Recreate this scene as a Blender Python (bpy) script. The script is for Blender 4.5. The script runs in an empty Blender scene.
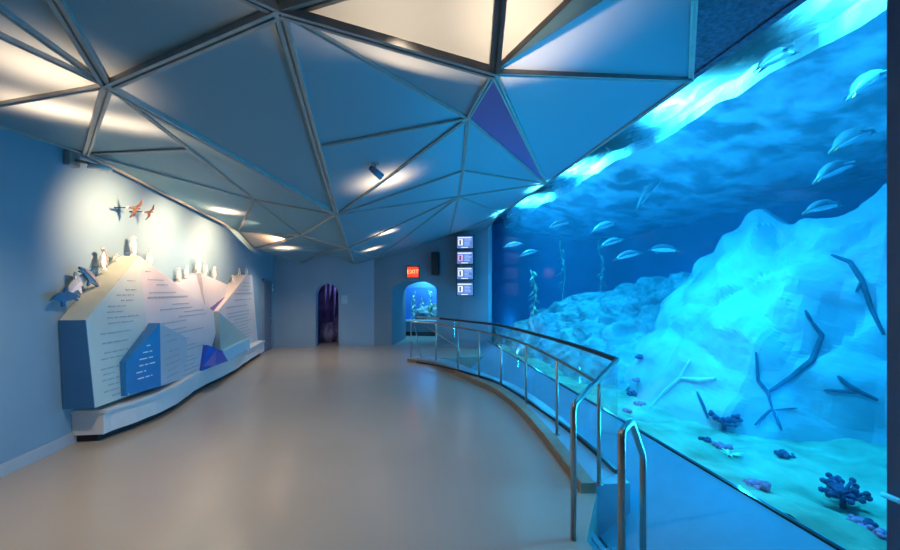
import bpy, bmesh, math, random
from mathutils import Vector, noise, Matrix
random.seed(7)
S = bpy.context.scene
COL = S.collection
PI = math.pi
# ------------------------------------------------------------------ camera model (hall axis = +Y)
F, CX, HY, CAMZ, K = 400.0, 450.0, 288.0, 2.0, 0.13
N = math.sqrt(1 + K*K)
def ray(px, py):
    u, v = (px-CX)/F, (HY-py)/F
    return Vector(((u+K)/N, (1-K*u)/N, v))
CAM = Vector((0, 0, CAMZ))
def at_t(px, py, t): return CAM + ray(px, py)*t
def at_x(px, py, X):
    r = ray(px, py); return CAM + r*(X/r.x)
def at_z(px, py, z):
    r = ray(px, py); return CAM + r*((z-CAMZ)/r.z)
def at_y(px, py, Y):
    r = ray(px, py); return CAM + r*(Y/r.y)

# ------------------------------------------------------------------ materials
def nodes(name):
    m = bpy.data.materials.new(name); m.use_nodes = True
    nt = m.node_tree
    return m, nt, nt.nodes['Principled BSDF'], nt.nodes['Material Output']
def mat(name, col, rough=.5, metal=0, spec=.5, var=0.0, scale=6, bump=0, bscale=40, coat=0, emit=None, es=1, rvar=0, band=.2):
    m, nt, b, out = nodes(name)
    b.inputs['Base Color'].default_value = (*col, 1)
    b.inputs['Roughness'].default_value = rough
    b.inputs['Metallic'].default_value = metal
    b.inputs['Specular IOR Level'].default_value = spec
    b.inputs['Coat Weight'].default_value = coat
    tc = nt.nodes.new('ShaderNodeTexCoord')
    if var:
        n = nt.nodes.new('ShaderNodeTexNoise'); n.inputs['Scale'].default_value = scale; n.inputs['Detail'].default_value = 6
        nt.links.new(tc.outputs['Object'], n.inputs['Vector'])
        r = nt.nodes.new('ShaderNodeValToRGB')
        r.color_ramp.elements[0].position = .5-band; r.color_ramp.elements[1].position = .5+band
        r.color_ramp.elements[0].color = (*[c*(1-var) for c in col], 1)
        r.color_ramp.elements[1].color = (*[min(1, c*(1+var)) for c in col], 1)
        nt.links.new(n.outputs['Fac'], r.inputs['Fac']); nt.links.new(r.outputs['Color'], b.inputs['Base Color'])
        if rvar:
            mr = nt.nodes.new('ShaderNodeMapRange')
            mr.inputs['To Min'].default_value = rough-rvar; mr.inputs['To Max'].default_value = rough+rvar
            nt.links.new(n.outputs['Fac'], mr.inputs['Value']); nt.links.new(mr.outputs['Result'], b.inputs['Roughness'])
    if bump:
        n2 = nt.nodes.new('ShaderNodeTexNoise'); n2.inputs['Scale'].default_value = bscale; n2.inputs['Detail'].default_value = 5
        nt.links.new(tc.outputs['Object'], n2.inputs['Vector'])
        bp = nt.nodes.new('ShaderNodeBump'); bp.inputs['Strength'].default_value = bump; bp.inputs['Distance'].default_value = .02
        nt.links.new(n2.outputs['Fac'], bp.inputs['Height']); nt.links.new(bp.outputs['Normal'], b.inputs['Normal'])
    if emit:
        b.inputs['Emission Color'].default_value = (*emit, 1); b.inputs['Emission Strength'].default_value = es
    return m
def mat_glass(name, tint, refl=1.0, ior=1.45):
    m, nt, b, out = nodes(name); nt.nodes.remove(b)
    t = nt.nodes.new('ShaderNodeBsdfTransparent'); t.inputs['Color'].default_value = (*tint, 1)
    g = nt.nodes.new('ShaderNodeBsdfGlossy'); g.inputs['Roughness'].default_value = .02
    f = nt.nodes.new('ShaderNodeLayerWeight'); f.inputs['Blend'].default_value = .5
    pw = nt.nodes.new('ShaderNodeMath'); pw.operation = 'POWER'; pw.inputs[1].default_value = 5
    mu = nt.nodes.new('ShaderNodeMath'); mu.operation = 'MULTIPLY_ADD'; mu.inputs[1].default_value = .9*refl; mu.inputs[2].default_value = .035*refl
    x = nt.nodes.new('ShaderNodeMixShader')
    nt.links.new(f.outputs['Facing'], pw.inputs[0]); nt.links.new(pw.outputs[0], mu.inputs[0]); nt.links.new(mu.outputs[0], x.inputs[0])
    nt.links.new(t.outputs[0], x.inputs[1]); nt.links.new(g.outputs[0], x.inputs[2]); nt.links.new(x.outputs[0], out.inputs['Surface'])
    return m
def mat_panel(name, col, trans, tcol):
    m, nt, b, out = nodes(name)
    b.inputs['Base Color'].default_value = (*col, 1); b.inputs['Roughness'].default_value = .5; b.inputs['Metallic'].default_value = .35
    tc = nt.nodes.new('ShaderNodeTexCoord')
    n = nt.nodes.new('ShaderNodeTexNoise'); n.inputs['Scale'].default_value = 240
    nt.links.new(tc.outputs['Object'], n.inputs['Vector'])
    bp = nt.nodes.new('ShaderNodeBump'); bp.inputs['Strength'].default_value = .12; bp.inputs['Distance'].default_value = .004
    nt.links.new(n.outputs['Fac'], bp.inputs['Height']); nt.links.new(bp.outputs['Normal'], b.inputs['Normal'])
    t = nt.nodes.new('ShaderNodeBsdfTranslucent'); t.inputs['Color'].default_value = (*tcol, 1)
    x = nt.nodes.new('ShaderNodeMixShader'); x.inputs[0].default_value = trans
    nt.links.new(b.outputs[0], x.inputs[1]); nt.links.new(t.outputs[0], x.inputs[2]); nt.links.new(x.outputs[0], out.inputs['Surface'])
    return m
def mat_watersurf(name):
    m, nt, b, out = nodes(name); nt.nodes.remove(b)
    tc = nt.nodes.new('ShaderNodeTexCoord')
    mp = nt.nodes.new('ShaderNodeMapping'); mp.inputs['Scale'].default_value = (1.6, .7, 1)
    n = nt.nodes.new('ShaderNodeTexNoise'); n.inputs['Scale'].default_value = 2.2; n.inputs['Detail'].default_value = 7; n.inputs['Distortion'].default_value = 1.4
    nt.links.new(tc.outputs['Object'], mp.inputs['Vector']); nt.links.new(mp.outputs['Vector'], n.inputs['Vector'])
    r = nt.nodes.new('ShaderNodeValToRGB'); r.color_ramp.elements[0].position = .42; r.color_ramp.elements[1].position = .66
    r.color_ramp.elements[0].color = (.14,)*3+(1,); r.color_ramp.elements[1].color = (.42,)*3+(1,)
    nt.links.new(n.outputs['Fac'], r.inputs['Fac'])
    t = nt.nodes.new('ShaderNodeBsdfTransparent'); t.inputs['Color'].default_value = (.92, .97, 1, 1)
    d = nt.nodes.new('ShaderNodeBsdfTranslucent'); d.inputs['Color'].default_value = (.9, .97, 1, 1)
    x = nt.nodes.new('ShaderNodeMixShader')
    nt.links.new(r.outputs['Color'], x.inputs[0]); nt.links.new(t.outputs[0], x.inputs[1]); nt.links.new(d.outputs[0], x.inputs[2])
    nt.links.new(x.outputs[0], out.inputs['Surface'])
    return m
def mat_water(name, acol, dens, scol=None, sd=0):
    m, nt, b, out = nodes(name); nt.nodes.remove(b)
    a = nt.nodes.new('ShaderNodeVolumeAbsorption'); a.inputs['Color'].default_value = (*acol, 1); a.inputs['Density'].default_value = dens
    t = nt.nodes.new('ShaderNodeBsdfTransparent')
    nt.links.new(t.outputs[0], out.inputs['Surface'])
    if sd:
        s = nt.nodes.new('ShaderNodeVolumeScatter'); s.inputs['Color'].default_value = (*scol, 1); s.inputs['Density'].default_value = sd
        ad = nt.nodes.new('ShaderNodeAddShader'); nt.links.new(a.outputs[0], ad.inputs[0]); nt.links.new(s.outputs[0], ad.inputs[1])
        nt.links.new(ad.outputs[0], out.inputs['Volume'])
    else:
        nt.links.new(a.outputs[0], out.inputs['Volume'])
    return m
M = {}
M['floor'] = mat('polished_concrete', (.40, .35, .30), .19, var=.05, scale=.45, rvar=.05, bump=.05, bscale=60, spec=.5)
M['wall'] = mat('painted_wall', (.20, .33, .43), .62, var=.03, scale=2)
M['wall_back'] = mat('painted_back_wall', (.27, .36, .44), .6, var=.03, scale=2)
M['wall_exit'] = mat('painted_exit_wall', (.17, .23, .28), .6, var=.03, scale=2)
M['baseboard'] = mat('baseboard_vinyl', (.4, .43, .47), .5, var=.03)
M['dark'] = mat('black_paint', (.012, .012, .014), .5, var=.1)
M['slab'] = mat('dark_slab', (.05, .06, .08), .8, var=.2, scale=4)
M['soffit'] = mat('rough_sprayed_soffit', (.09, .13, .2), .75, var=.45, scale=30, bump=.9, bscale=55)
M['panel'] = mat_panel('perforated_metal_panel', (.23, .455, .57), .34, (.95, .9, .82))
M['panel_v'] = mat_panel('violet_panel', (.22, .17, .5), .12, (.5, .45, .9))
M['bar'] = mat('brushed_bar', (.4, .38, .36), .45, metal=.3, var=.1, scale=12)
M['steel'] = mat('brushed_steel', (.5, .47, .43), .3, metal=1, var=.05, scale=30)
M['cap'] = mat('black_cap', (.02, .022, .026), .35, var=.1)
M['curb'] = mat('bronze_curb', (.33, .24, .17), .5, metal=.3, var=.15, scale=9)
M['ledge'] = mat('ledge_paint', (.2, .34, .44), .45, var=.05)
M['glass'] = mat_glass('balustrade_glass', (.93, .975, .98), 1.0)
M['acrylic'] = mat_glass('tank_acrylic', (.985, .995, 1), .12)
M['rock'] = mat('pale_ice_rock', (.52, .57, .62), .8, var=.22, scale=.9, bump=.5, bscale=3)
M['rock_g'] = mat('weedy_rock', (.26, .36, .36), .85, var=.5, scale=2.6, bump=1.0, bscale=9)
M['ice'] = mat('mottled_shelf', (.6, .64, .66), .6, var=.55, scale=1.5, band=.09, bump=1.0, bscale=5)
M['sand'] = mat('sea_floor', (.33, .47, .33), .9, var=.4, scale=2.2, bump=.6, bscale=14)
M['tankwall'] = mat('tank_back_wall', (.10, .24, .55), .9, var=.25, scale=.7)
M['crack'] = mat('dark_branch', (.05, .09, .13), .9, var=.3)
M['palebranch'] = mat('pale_branch', (.85, .92, .85), .8, var=.15)
M['pen_dark'] = mat('penguin_back', (.12, .16, .2), .3, var=.2)
M['pen_white'] = mat('penguin_belly', (.95, .95, .92), .4, var=.02)
M['pen_orange'] = mat('penguin_beak', (.6, .2, .05), .4, var=.1)
M['kelp'] = mat('kelp', (.42, .62, .4), .6, var=.3)
M['coral_pink'] = mat('pink_coral', (1, .26, .42), .8, var=.35, scale=30, bump=.6, bscale=60)
M['coral_dark'] = mat('purple_coral', (.1, .07, .17), .8, var=.35, scale=25, bump=.6, bscale=50)
M['coral_white'] = mat('white_coral', (.95, .93, .85), .7, var=.1, scale=20)
M['white'] = mat('white_lacquer', (.66, .67, .68), .35, var=.02)
M['mint'] = mat('mint_lacquer', (.50, .60, .57), .35, var=.02)
M['pinkwhite'] = mat('warm_white_lacquer', (.62, .60, .62), .35, var=.02)
M['greywhite'] = mat('grey_white_lacquer', (.52, .53, .58), .35, var=.02)
M['blue'] = mat('blue_lacquer', (.02, .2, .5), .3, var=.04)
M['sideblue'] = mat('side_blue', (.035, .15, .34), .4, var=.04)
M['royal'] = mat('royal_blue_lacquer', (.025, .08, .48), .3, var=.05)
M['violet'] = mat('violet_lacquer', (.13, .08, .32), .35, var=.05)
M['skyblue'] = mat('sky_blue_lacquer', (.3, .6, .78), .3, var=.03)
M['sage'] = mat('sage_lacquer', (.4, .5, .48), .35, var=.02)
M['paleblue'] = mat('pale_blue_lacquer', (.46, .54, .62), .35, var=.02)
M['textgrey'] = mat('grey_lettering', (.36, .41, .44), .5, var=.03)
M['textwhite'] = mat('white_lettering', (.85, .88, .92), .5, var=.02)
M['cutblue'] = mat('blue_cutout', (.02, .13, .3), .4, var=.1)
M['cutwhite'] = mat('white_cutout', (.72, .71, .7), .4, var=.02)
M['cutgrey'] = mat('grey_cutout', (.28, .29, .32), .4, var=.06)
M['birdbrown'] = mat('brown_feathers', (.11, .05, .03), .7, var=.4, scale=30)
M['birdpale'] = mat('pale_feathers', (.5, .47, .45), .7, var=.15, scale=30)
M['door'] = mat('blue_grey_door', (.13, .17, .24), .45, var=.04)
M['frame'] = mat('door_frame', (.22, .26, .32), .45, var=.04)
M['blackbox'] = mat('black_plastic', (.012, .013, .016), .4, var=.1)
M['exit_housing'] = mat('exit_housing', (.08, .06, .07), .5, var=.05)
M['exit_face'] = mat('exit_face', (.5, .03, .01), .4, emit=(1, .05, .015), es=1.3)
M['exit_letter'] = mat('exit_letter', (1, .6, .3), .4, emit=(1, .36, .12), es=1.8)
M['lamp'] = mat('lamp_face', (1, .9, .75), .4, emit=(1, .82, .58), es=6)
M['whiteplastic'] = mat('white_plastic', (.75, .73, .7), .4, var=.03)
M['screen'] = mat('screen_blue', (.02, .04, .1), .2, emit=(.10, .24, .62), es=.9, var=.0)
M['screen_white'] = mat('screen_white', (.2, .2, .2), .3, emit=(.85, .9, 1), es=1.0)
M['screen_mid'] = mat('screen_mid', (.1, .1, .2), .3, emit=(.35, .5, .9), es=1.0)
M['screen_pink'] = mat('screen_pink', (.1, .1, .2), .3, emit=(.8, .45, .75), es=.9)
M['screen_dark'] = mat('screen_dark', (.01, .01, .03), .3, emit=(.03, .05, .2), es=.8)
M['cave'] = mat('cave_rock', (.22, .2, .3), .8, var=.4, scale=3, bump=.8, bscale=8)
M['apron'] = mat('apron_paint', (.09, .33, .5), .5, var=.04)
M['step'] = mat('stair_concrete', (.13, .25, .34), .5, var=.1)
M['pillar'] = mat('column_paint', (.14, .2, .33), .55, var=.03)
M['handle'] = mat('satin_handle', (.6, .68, .7), .35, metal=.8, var=.05)

# ------------------------------------------------------------------ mesh helpers
def link(name, me, m=None, parent=None):
    o = bpy.data.objects.new(name, me); COL.objects.link(o)
    if m is not None:
        for mm in (m if isinstance(m, (list, tuple)) else [m]): me.materials.append(mm)
    if parent: o.parent = parent
    return o
def obj(name, bm, m, parent=None, smooth=False, org=None):
    bmesh.ops.recalc_face_normals(bm, faces=bm.faces)
    if org is not None: bmesh.ops.translate(bm, verts=bm.verts, vec=-Vector(org))
    me = bpy.data.meshes.new(name); bm.to_mesh(me); bm.free()
    if smooth:
        for p in me.polygons: p.use_smooth = True
    o = link(name, me, m, parent)
    if org is not None: o.location = org
    return o
def tag(o, label, cat=None, group=None, kind=None):
    if label: o['label'] = label
    if cat: o['category'] = cat
    if group: o['group'] = group
    if kind: o['kind'] = kind
    return o
def thing(name, label, cat, loc=(0, 0, 0), group=None, rz=0, kind=None):
    o = bpy.data.objects.new(name, None); COL.objects.link(o); o.location = loc; o.rotation_euler = (0, 0, rz)
    o.empty_display_size = .1
    return tag(o, label, cat, group, kind)
def struct(name, bm, m, label=None, parent=None):
    o = obj(name, bm, m, parent); o['kind'] = 'structure'
    if label: o['label'] = label
    return o
def B(): return bmesh.new()
def box(bm, lo, hi, mi=0, bev=0):
    lo, hi = Vector(lo), Vector(hi); c = (lo+hi)/2; d = hi-lo
    r = bmesh.ops.create_cube(bm, size=1, matrix=Matrix.Translation(c) @ Matrix.Diagonal((abs(d.x), abs(d.y), abs(d.z), 1)))
    fs = {f for v in r['verts'] for f in v.link_faces}
    for f in fs: f.material_index = mi
    if bev:
        es = {e for f in fs for e in f.edges}
        bmesh.ops.bevel(bm, geom=list(es), offset=bev, segments=2, affect='EDGES', profile=.7)
    return bm
def prism(bm, pts, vec, mi=0):
    vs = [bm.verts.new(Vector(p)) for p in pts]
    f = bm.faces.new(vs); f.material_index = mi
    r = bmesh.ops.extrude_face_region(bm, geom=[f])
    nv = [g for g in r['geom'] if isinstance(g, bmesh.types.BMVert)]
    bmesh.ops.translate(bm, verts=nv, vec=Vector(vec))
    for g in r['geom']:
        if isinstance(g, bmesh.types.BMFace): g.material_index = mi
    for v in nv:
        for ff in v.link_faces: ff.material_index = mi
    return bm
def tube(bm, pts, rad, seg=10, mi=0, cap=True):
    pts = [Vector(p) for p in pts]; rings = []
    rads = rad if isinstance(rad, (list, tuple)) else [rad]*len(pts)
    up = Vector((0, 0, 1)); prev = None
    for i, p in enumerate(pts):
        d = (pts[min(i+1, len(pts)-1)]-pts[max(i-1, 0)]).normalized()
        if prev is None:
            a = d.cross(up if abs(d.z) < .95 else Vector((1, 0, 0))).normalized()
        else:
            a = (prev-d*prev.dot(d)).normalized()
        prev = a; b = d.cross(a)
        rings.append([bm.verts.new(p+(a*math.cos(k*2*PI/seg)+b*math.sin(k*2*PI/seg))*rads[i]) for k in range(seg)])
    for i in range(len(rings)-1):
        for k in range(seg):
            f = bm.faces.new((rings[i][k], rings[i][(k+1) % seg], rings[i+1][(k+1) % seg], rings[i+1][k])); f.material_index = mi; f.smooth = True
    if cap:
        bm.faces.new(rings[0][::-1]).material_index = mi; bm.faces.new(rings[-1]).material_index = mi
    return bm
def sweep(bm, path, prof, mi=0):
    """sweep a profile (offset to the right of travel, z) along a plan path"""
    path = [Vector((p[0], p[1], p[2] if len(p) > 2 else 0)) for p in path]; rings = []
    for i, p in enumerate(path):
        d = path[min(i+1, len(path)-1)]-path[max(i-1, 0)]; d.z = 0; d.normalize(); r = Vector((d.y, -d.x, 0))
        rings.append([bm.verts.new(p+r*o+Vector((0, 0, z))) for o, z in prof])
    n = len(prof)
    for i in range(len(rings)-1):
        for k in range(n):
            bm.faces.new((rings[i][k], rings[i][(k+1) % n], rings[i+1][(k+1) % n], rings[i+1][k])).material_index = mi
    bm.faces.new(rings[0]); bm.faces.new(rings[-1][::-1])
    return bm
def catmull(P, n=8):
    P = [Vector(p) for p in P]; out = []
    for i in range(len(P)-1):
        p0, p1, p2, p3 = P[max(i-1, 0)], P[i], P[i+1], P[min(i+2, len(P)-1)]
        for k in range(n):
            t = k/n
            out.append(.5*((2*p1)+(p2-p0)*t+(2*p0-5*p1+4*p2-p3)*t*t+(3*p1-p0-3*p2+p3)*t**3))
    out.append(P[-1]); return out
def fnoise(p, s=1, oct=4):
    return noise.fractal(Vector(p)*s, .9, 2.1, oct)
def rot_round(pts, rad, seg=5):
    """round the inner corners of a polyline"""
    pts = [Vector(p) for p in pts]; out = [pts[0]]
    for i in range(1, len(pts)-1):
        a, b, c = pts[i-1], pts[i], pts[i+1]
        r = min(rad, (a-b).length*.45, (c-b).length*.45)
        p, q = b+(a-b).normalized()*r, b+(c-b).normalized()*r
        for k in range(seg+1):
            t = k/seg; out.append((1-t)**2*p+2*t*(1-t)*b+t*t*q)
    out.append(pts[-1]); return out

# ------------------------------------------------------------------ dimensions
WX = -4.16            # left wall
GX = 2.9              # hall face of the tank glass
BY = 14.17            # back wall
CORN = Vector((-.83, BY, 0)); PILL = Vector((2.08, 13.4, 0)); GEND = Vector((GX, 12.7, 0))
TOP = 5.2

# railing line: (px, distance along the view axis)
RAILPX = [(411, 10.95), (436, 10.5), (458, 9.45), (479, 8.55), (501, 7.75), (526, 6.6), (557, 5.22), (599, 3.9)]
POSTS = []
for px, t in RAILPX:
    p = at_t(px, HY, t); POSTS.append(Vector((p.x, p.y, 0)))
RC = catmull(POSTS, 8)
def offs(path, d):
    out = []
    for i, p in enumerate(path):
        t = path[min(i+1, len(path)-1)]-path[max(i-1, 0)]; t.z = 0; t.normalize()
        out.append(p+Vector((-t.y, t.x, 0))*d)       # + = towards the tank
    return out

# ------------------------------------------------------------------ room shell
inner = offs(RC, -.02)
pts = [(WX-.2, -6, 0), (GX+.2, -6, 0), (GX+.2, 1.6, 0), (1.48, 1.6, 0), (1.48, 3.0, 0), (1.8, 3.5, 0)]
pts += [tuple(p) for p in reversed(inner)]
far = inner[0]
pts += [(far.x+.05, far.y+.25, 0), (GX+.3, far.y+.6, 0), (GX+.3, 17.5, 0), (WX-.2, 17.5, 0)]
bm = B(); prism(bm, pts, (0, 0, -1.1)); bmesh.ops.triangulate(bm, faces=[f for f in bm.faces if len(f.verts) > 4])
struct('floor', bm, M['floor'], 'polished grey concrete floor of the hall')
bm = B(); box(bm, (0, 1.4, -1.2), (GX+.2, 12.5, -1.0)); struct('floor.001', bm, M['step'], 'lower floor in front of the tank')
bm = B(); box(bm, (WX-.3, -6, -.05), (WX, BY+.3, TOP)); struct('wall_left', bm, M['wall'], 'pale wall behind the iceberg display')
bm = B(); box(bm, (WX-.3, -6.3, -.05), (GX+.4, -6, TOP)); struct('wall_near', bm, M['wall'])
bm = B(); box(bm, (GX, -6, -1.1), (GX+.3, 1.6, TOP)); struct('wall_right', bm, M['pillar'])
bm = B(); box(bm, (WX-.4, -6.4, TOP), (9.2, 18.5, TOP+.2)); struct('ceiling.001', bm, M['slab'], 'dark slab above the faceted ceiling')
bm = B(); box(bm, (GX-.12, 1.45, -1.1), (GX+.32, 1.955, TOP), bev=.01); struct('trim_1', bm, M['pillar'], 'dark blue column at the near end of the tank glass')
bm = B(); prism(bm, [(GX+.06, 1.9, -1.1), (GX+.06, 1.9, .262), (GX-.02, 1.9, .262), (1.95, 1.9, -.42), (1.95, 1.9, -1.1)], (0, 11, 0)); struct('wall_right.001', bm, M['apron'], 'sloping blue apron under the tank glass')
bm = B(); box(bm, (GX-.015, 1.95, .24), (GX+.02, 12.8, .281)); struct('trim_2', bm, M['cap'], 'dark sill along the bottom of the tank glass')
bm = B(); box(bm, (GX-.012, 1.95, 4.10), (GX+.062, 13.0, TOP)); struct('trim_3', bm, M['soffit'], 'header over the tank glass')

def arch_wall(name, p0, p1, x0, x1, spring, top, thick, m, label):
    p0, p1 = Vector(p0), Vector(p1); d = (p1-p0); L = d.length; d.normalize(); nrm = Vector((-d.y, d.x, 0))
    if nrm.y < 0: nrm = -nrm
    q = [(0, 0), (x0, 0), (x0, spring)]
    c, a, b = (x0+x1)/2, (x1-x0)/2, top-spring
    for k in range(1, 24):
        an = PI-PI*k/24; q.append((c+a*math.cos(an), spring+b*math.sin(an)))
    q += [(x1, spring), (x1, 0), (L, 0), (L, TOP), (0, TOP)]
    bm = B(); prism(bm, [p0+d*s+Vector((0, 0, z)) for s, z in q], nrm*thick)
    bmesh.ops.triangulate(bm, faces=[f for f in bm.faces if len(f.verts) > 4])
    struct(name, bm, m, label)
    return p0, d, nrm
def along(px, p0, p1):
    """arc position on the plan segment p0-p1 seen at column px"""
    p0, p1 = Vector(p0), Vector(p1); r = ray(px, HY); d = p1-p0
    # p0 + s d = t r
    den = d.x*r.y-d.y*r.x; s = (-(p0.x)*r.y+p0.y*r.x)/den
    return s*d.length
P0 = (WX, BY, 0)
a0, a1 = along(315.5, P0, CORN), along(338.5, P0, CORN)
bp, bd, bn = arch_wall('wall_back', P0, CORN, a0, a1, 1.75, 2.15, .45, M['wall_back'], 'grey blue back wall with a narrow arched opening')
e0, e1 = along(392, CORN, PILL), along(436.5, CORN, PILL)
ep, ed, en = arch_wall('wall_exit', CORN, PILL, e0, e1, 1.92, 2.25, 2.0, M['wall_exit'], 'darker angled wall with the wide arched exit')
bm = B(); prism(bm, [(PILL.x, PILL.y, -1.1), (GEND.x, GEND.y, -1.1), (GEND.x+.12, GEND.y, -1.1), (GEND.x+.12, 14.9, -1.1), (PILL.x+.5, 15, -1.1)], (0, 0, TOP+1.1))
struct('trim_4', bm, M['wall'], 'blue lit pier between the exit wall and the tank glass')
# baseboards
bm = B(); box(bm, (WX, -5.9, 0), (WX+.02, 13.0, .14), bev=.004); struct('baseboard_left', bm, M['baseboard'])
bm = B(); box(bm, (WX, BY-.02, 0), (WX+a0-.05, BY, .1)); box(bm, (WX+a1+.05, BY-.02, 0), (CORN.x, BY, .1)); struct('baseboard_back', bm, M['wall_back'])

# far-left door in the left wall
d0, d1 = at_x(263.5, HY, WX+.02).y, at_x(271, HY, WX+.02).y
t = thing('door_1', 'blue grey door in the left wall beside the back corner', None, (WX, d0, 0), kind='structure')
bm = B()
box(bm, (0, -.06, 0), (.05, 0, 2.28)); box(bm, (0, d1-d0, 0), (.05, d1-d0+.06, 2.28)); box(bm, (0, -.06, 2.22), (.05, d1-d0+.06, 2.28))
obj('door_frame', bm, M['frame'], t)
bm = B(); box(bm, (0, 0, .01), (.03, d1-d0, 2.22), bev=.004); obj('door_leaf', bm, M['door'], t)
bm = B(); tube(bm, rot_round([(.03, d1-d0-.1, 1.02), (.09, d1-d0-.1, 1.02), (.09, d1-d0-.24, 1.02)], .03), .012, 8); obj('handle', bm, M['steel'], t)
p = at_x(271.5, 288, WX+.05)
t = thing('card_reader', 'small white card reader high beside the blue grey door', 'card reader', (WX, p.y+.12, p.z))
bm = B(); box(bm, (0, -.05, -.11), (.06, .05, .11), bev=.012); obj('housing', bm, M['whiteplastic'], t)
bm = B(); box(bm, (.06, -.03, .0), (.064, .03, .07)); obj('indicator_window', bm, M['blackbox'], t)

# ------------------------------------------------------------------ faceted ceiling
EX = WX+.22      # ceiling edge, set off the wall
Z = {}
def nz(k, px, py, z): Z[k] = at_z(px, py, z)
def nx(k, px, py, x): Z[k] = at_x(px, py, x)
def ny(k, px, py, y): Z[k] = at_y(px, py, y)
nz('N1', 107, 84, 3.42); nz('N2', 280, 9, 3.55); nz('N6', 494, 71, 3.3); nz('N5', 337, 214, 3.2)
nz('Q2', 468, 117, 3.75)
nx('N3', 86, 153, EX); nx('W1', 239, 231, EX); nx('W2', 255, 248, EX)
ny('W3', 301, 263, BY-.15); ny('N4', 355, 264, BY-.1); ny('W5', 327, 252, BY-.05); ny('X1', 377, 258, BY-.15)
nx('N7', 546, 183, GX-.06); nx('V1', 691, 79, GX-.55)
ny('R1', 449, 236, 13.6); ny('V0', 486, 229, 12.75)
nx('V0b', 500, 213, GX-.08)
def lerp(k, a, b, px):
    """node on bar a-b (straight in space) nearest to column px"""
    A, Bv = Z[a], Z[b]; best = None
    for i in range(1, 200):
        s = i/200; p = A.lerp(Bv, s); c = p-CAM
        x = (c.x-K*c.y)/(c.y+K*c.x)*F+CX
        if best is None or abs(x-px) < best[0]: best = (abs(x-px), p)
    Z[k] = best[1]
lerp('Q1', 'N2', 'N5', 318)
nz('P0', 189, 148, 3.62); nz('P1', 254, 199, 3.52); nz('P3', 301, 235, 3.3)
ny('P4', 325, 251, 12.6)
nz('NA', 348, 248, 2.98)
nz('S1', 463, 170, 3.78); nz('S2', 459, 196, 3.72)
# nodes above the frame

r = ray(57, 0); Z['T2'] = CAM+ray(-20, -130)*(1.6/ray(-20, -130).z)
Z['T3'] = CAM+ray(300, -130)*(1.95/ray(300, -130).z)
Z['T4'] = CAM+ray(505, -60)*(1.75/ray(505, -60).z)
Z['T5'] = CAM+ray(610, -40)*(1.85/ray(610, -40).z)
Z['T6'] = CAM+ray(697, -60)*((Z['V1'].z-2+.02)/ray(697, -60).z)
Z['A1'] = CAM+ray(-40, -22)*(1.5/ray(-40, -22).z)
Z['A2'] = CAM+ray(-50, 10)*(1.45/ray(-50, 10).z)
Z['A3'] = at_x(-44, 111, EX)
for k_, x_ in (('U0', EX), ('U1', -2.6), ('U2', -1.2), ('U3', .2), ('U4', 1.3), ('U5', Z['T6'].x)): Z[k_] = Vector((x_, .22, 3.96))
TRI = [('T2', 'N2', 'T3'), ('N1', 'T2', 'N2'), ('N1', 'T2', 'A1'), ('N1', 'A1', 'A2'), ('N1', 'A2', 'A3'), ('N1', 'A3', 'N3'), ('A3', 'A2', 'U0'), ('A2', 'U0', 'U1'), ('A2', 'A1', 'U1'), ('A1', 'T2', 'U1'), ('T2', 'U1', 'U2'), ('T2', 'T3', 'U2'), ('T3', 'U2', 'U3'), ('T3', 'T4', 'U3'), ('T4', 'U3', 'U4'), ('T4', 'T5', 'U4'), ('T5', 'T6', 'U5'), ('T5', 'U4', 'U5'),
       ('N1', 'N3', 'P0'), ('N3', 'P0', 'P1'), ('N3', 'P1', 'W1'), ('P1', 'W1', 'P3'), ('W1', 'P3', 'W2'), ('P3', 'W2', 'P4'), ('W2', 'P4', 'W3'), ('P4', 'W3', 'W5'),
       ('P4', 'W5', 'N4'), ('P4', 'NA', 'N4'), ('P3', 'P4', 'NA'), ('P3', 'N5', 'NA'), ('P1', 'P3', 'N5'), ('P0', 'P1', 'N5'), ('N1', 'P0', 'N5'),
       ('N1', 'N2', 'N5'), ('N2', 'Q1', 'Q2'), ('Q1', 'Q2', 'N5'), ('N2', 'N6', 'Q2'), ('N2', 'T3', 'T4'), ('N2', 'T4', 'N6'), ('N6', 'T4', 'T5'),
       ('N6', 'T5', 'T6'), ('N6', 'T6', 'V1'), ('N6', 'V1', 'N7'), ('N6', 'N7', 'Q2'), ('Q2', 'S1', 'N7'), ('S1', 'S2', 'N7'), ('S2', 'N7', 'V0b'), ('S2', 'R1', 'V0b'), ('R1', 'V0b', 'V0'),
       ('Q2', 'S1', 'N5'), ('S1', 'S2', 'N5'), ('S2', 'N5', 'NA'), ('S2', 'NA', 'X1'), ('NA', 'X1', 'N4'), ('S2', 'X1', 'R1')]
ceil = thing('ceiling', 'faceted ceiling of triangular metal panels in grey bars', None, kind='structure')
edges = {}
for tri in TRI:
    a, b, c = (Z[k] for k in tri)
    cen = (a+b+c)/3
    bm = B(); vs = [bm.verts.new(p) for p in (a, b, c)]; bm.faces.new(vs)
    vio = set(tri) == {'N6', 'N7', 'Q2'}
    me = bpy.data.meshes.new('panel'); bm.to_mesh(me); bm.free()
    o = link('panel', me, M['panel_v' if vio else 'panel'], ceil)
    if vio: o['label'] = 'violet panel'
    for i in range(3):
        k = tuple(sorted((tri[i], tri[(i+1) % 3]))); edges[k] = edges.get(k, 0)+1
HEAVY = {'N1', 'N2', 'N5', 'N6', 'N3', 'Q1', 'T2', 'T4'}
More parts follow.
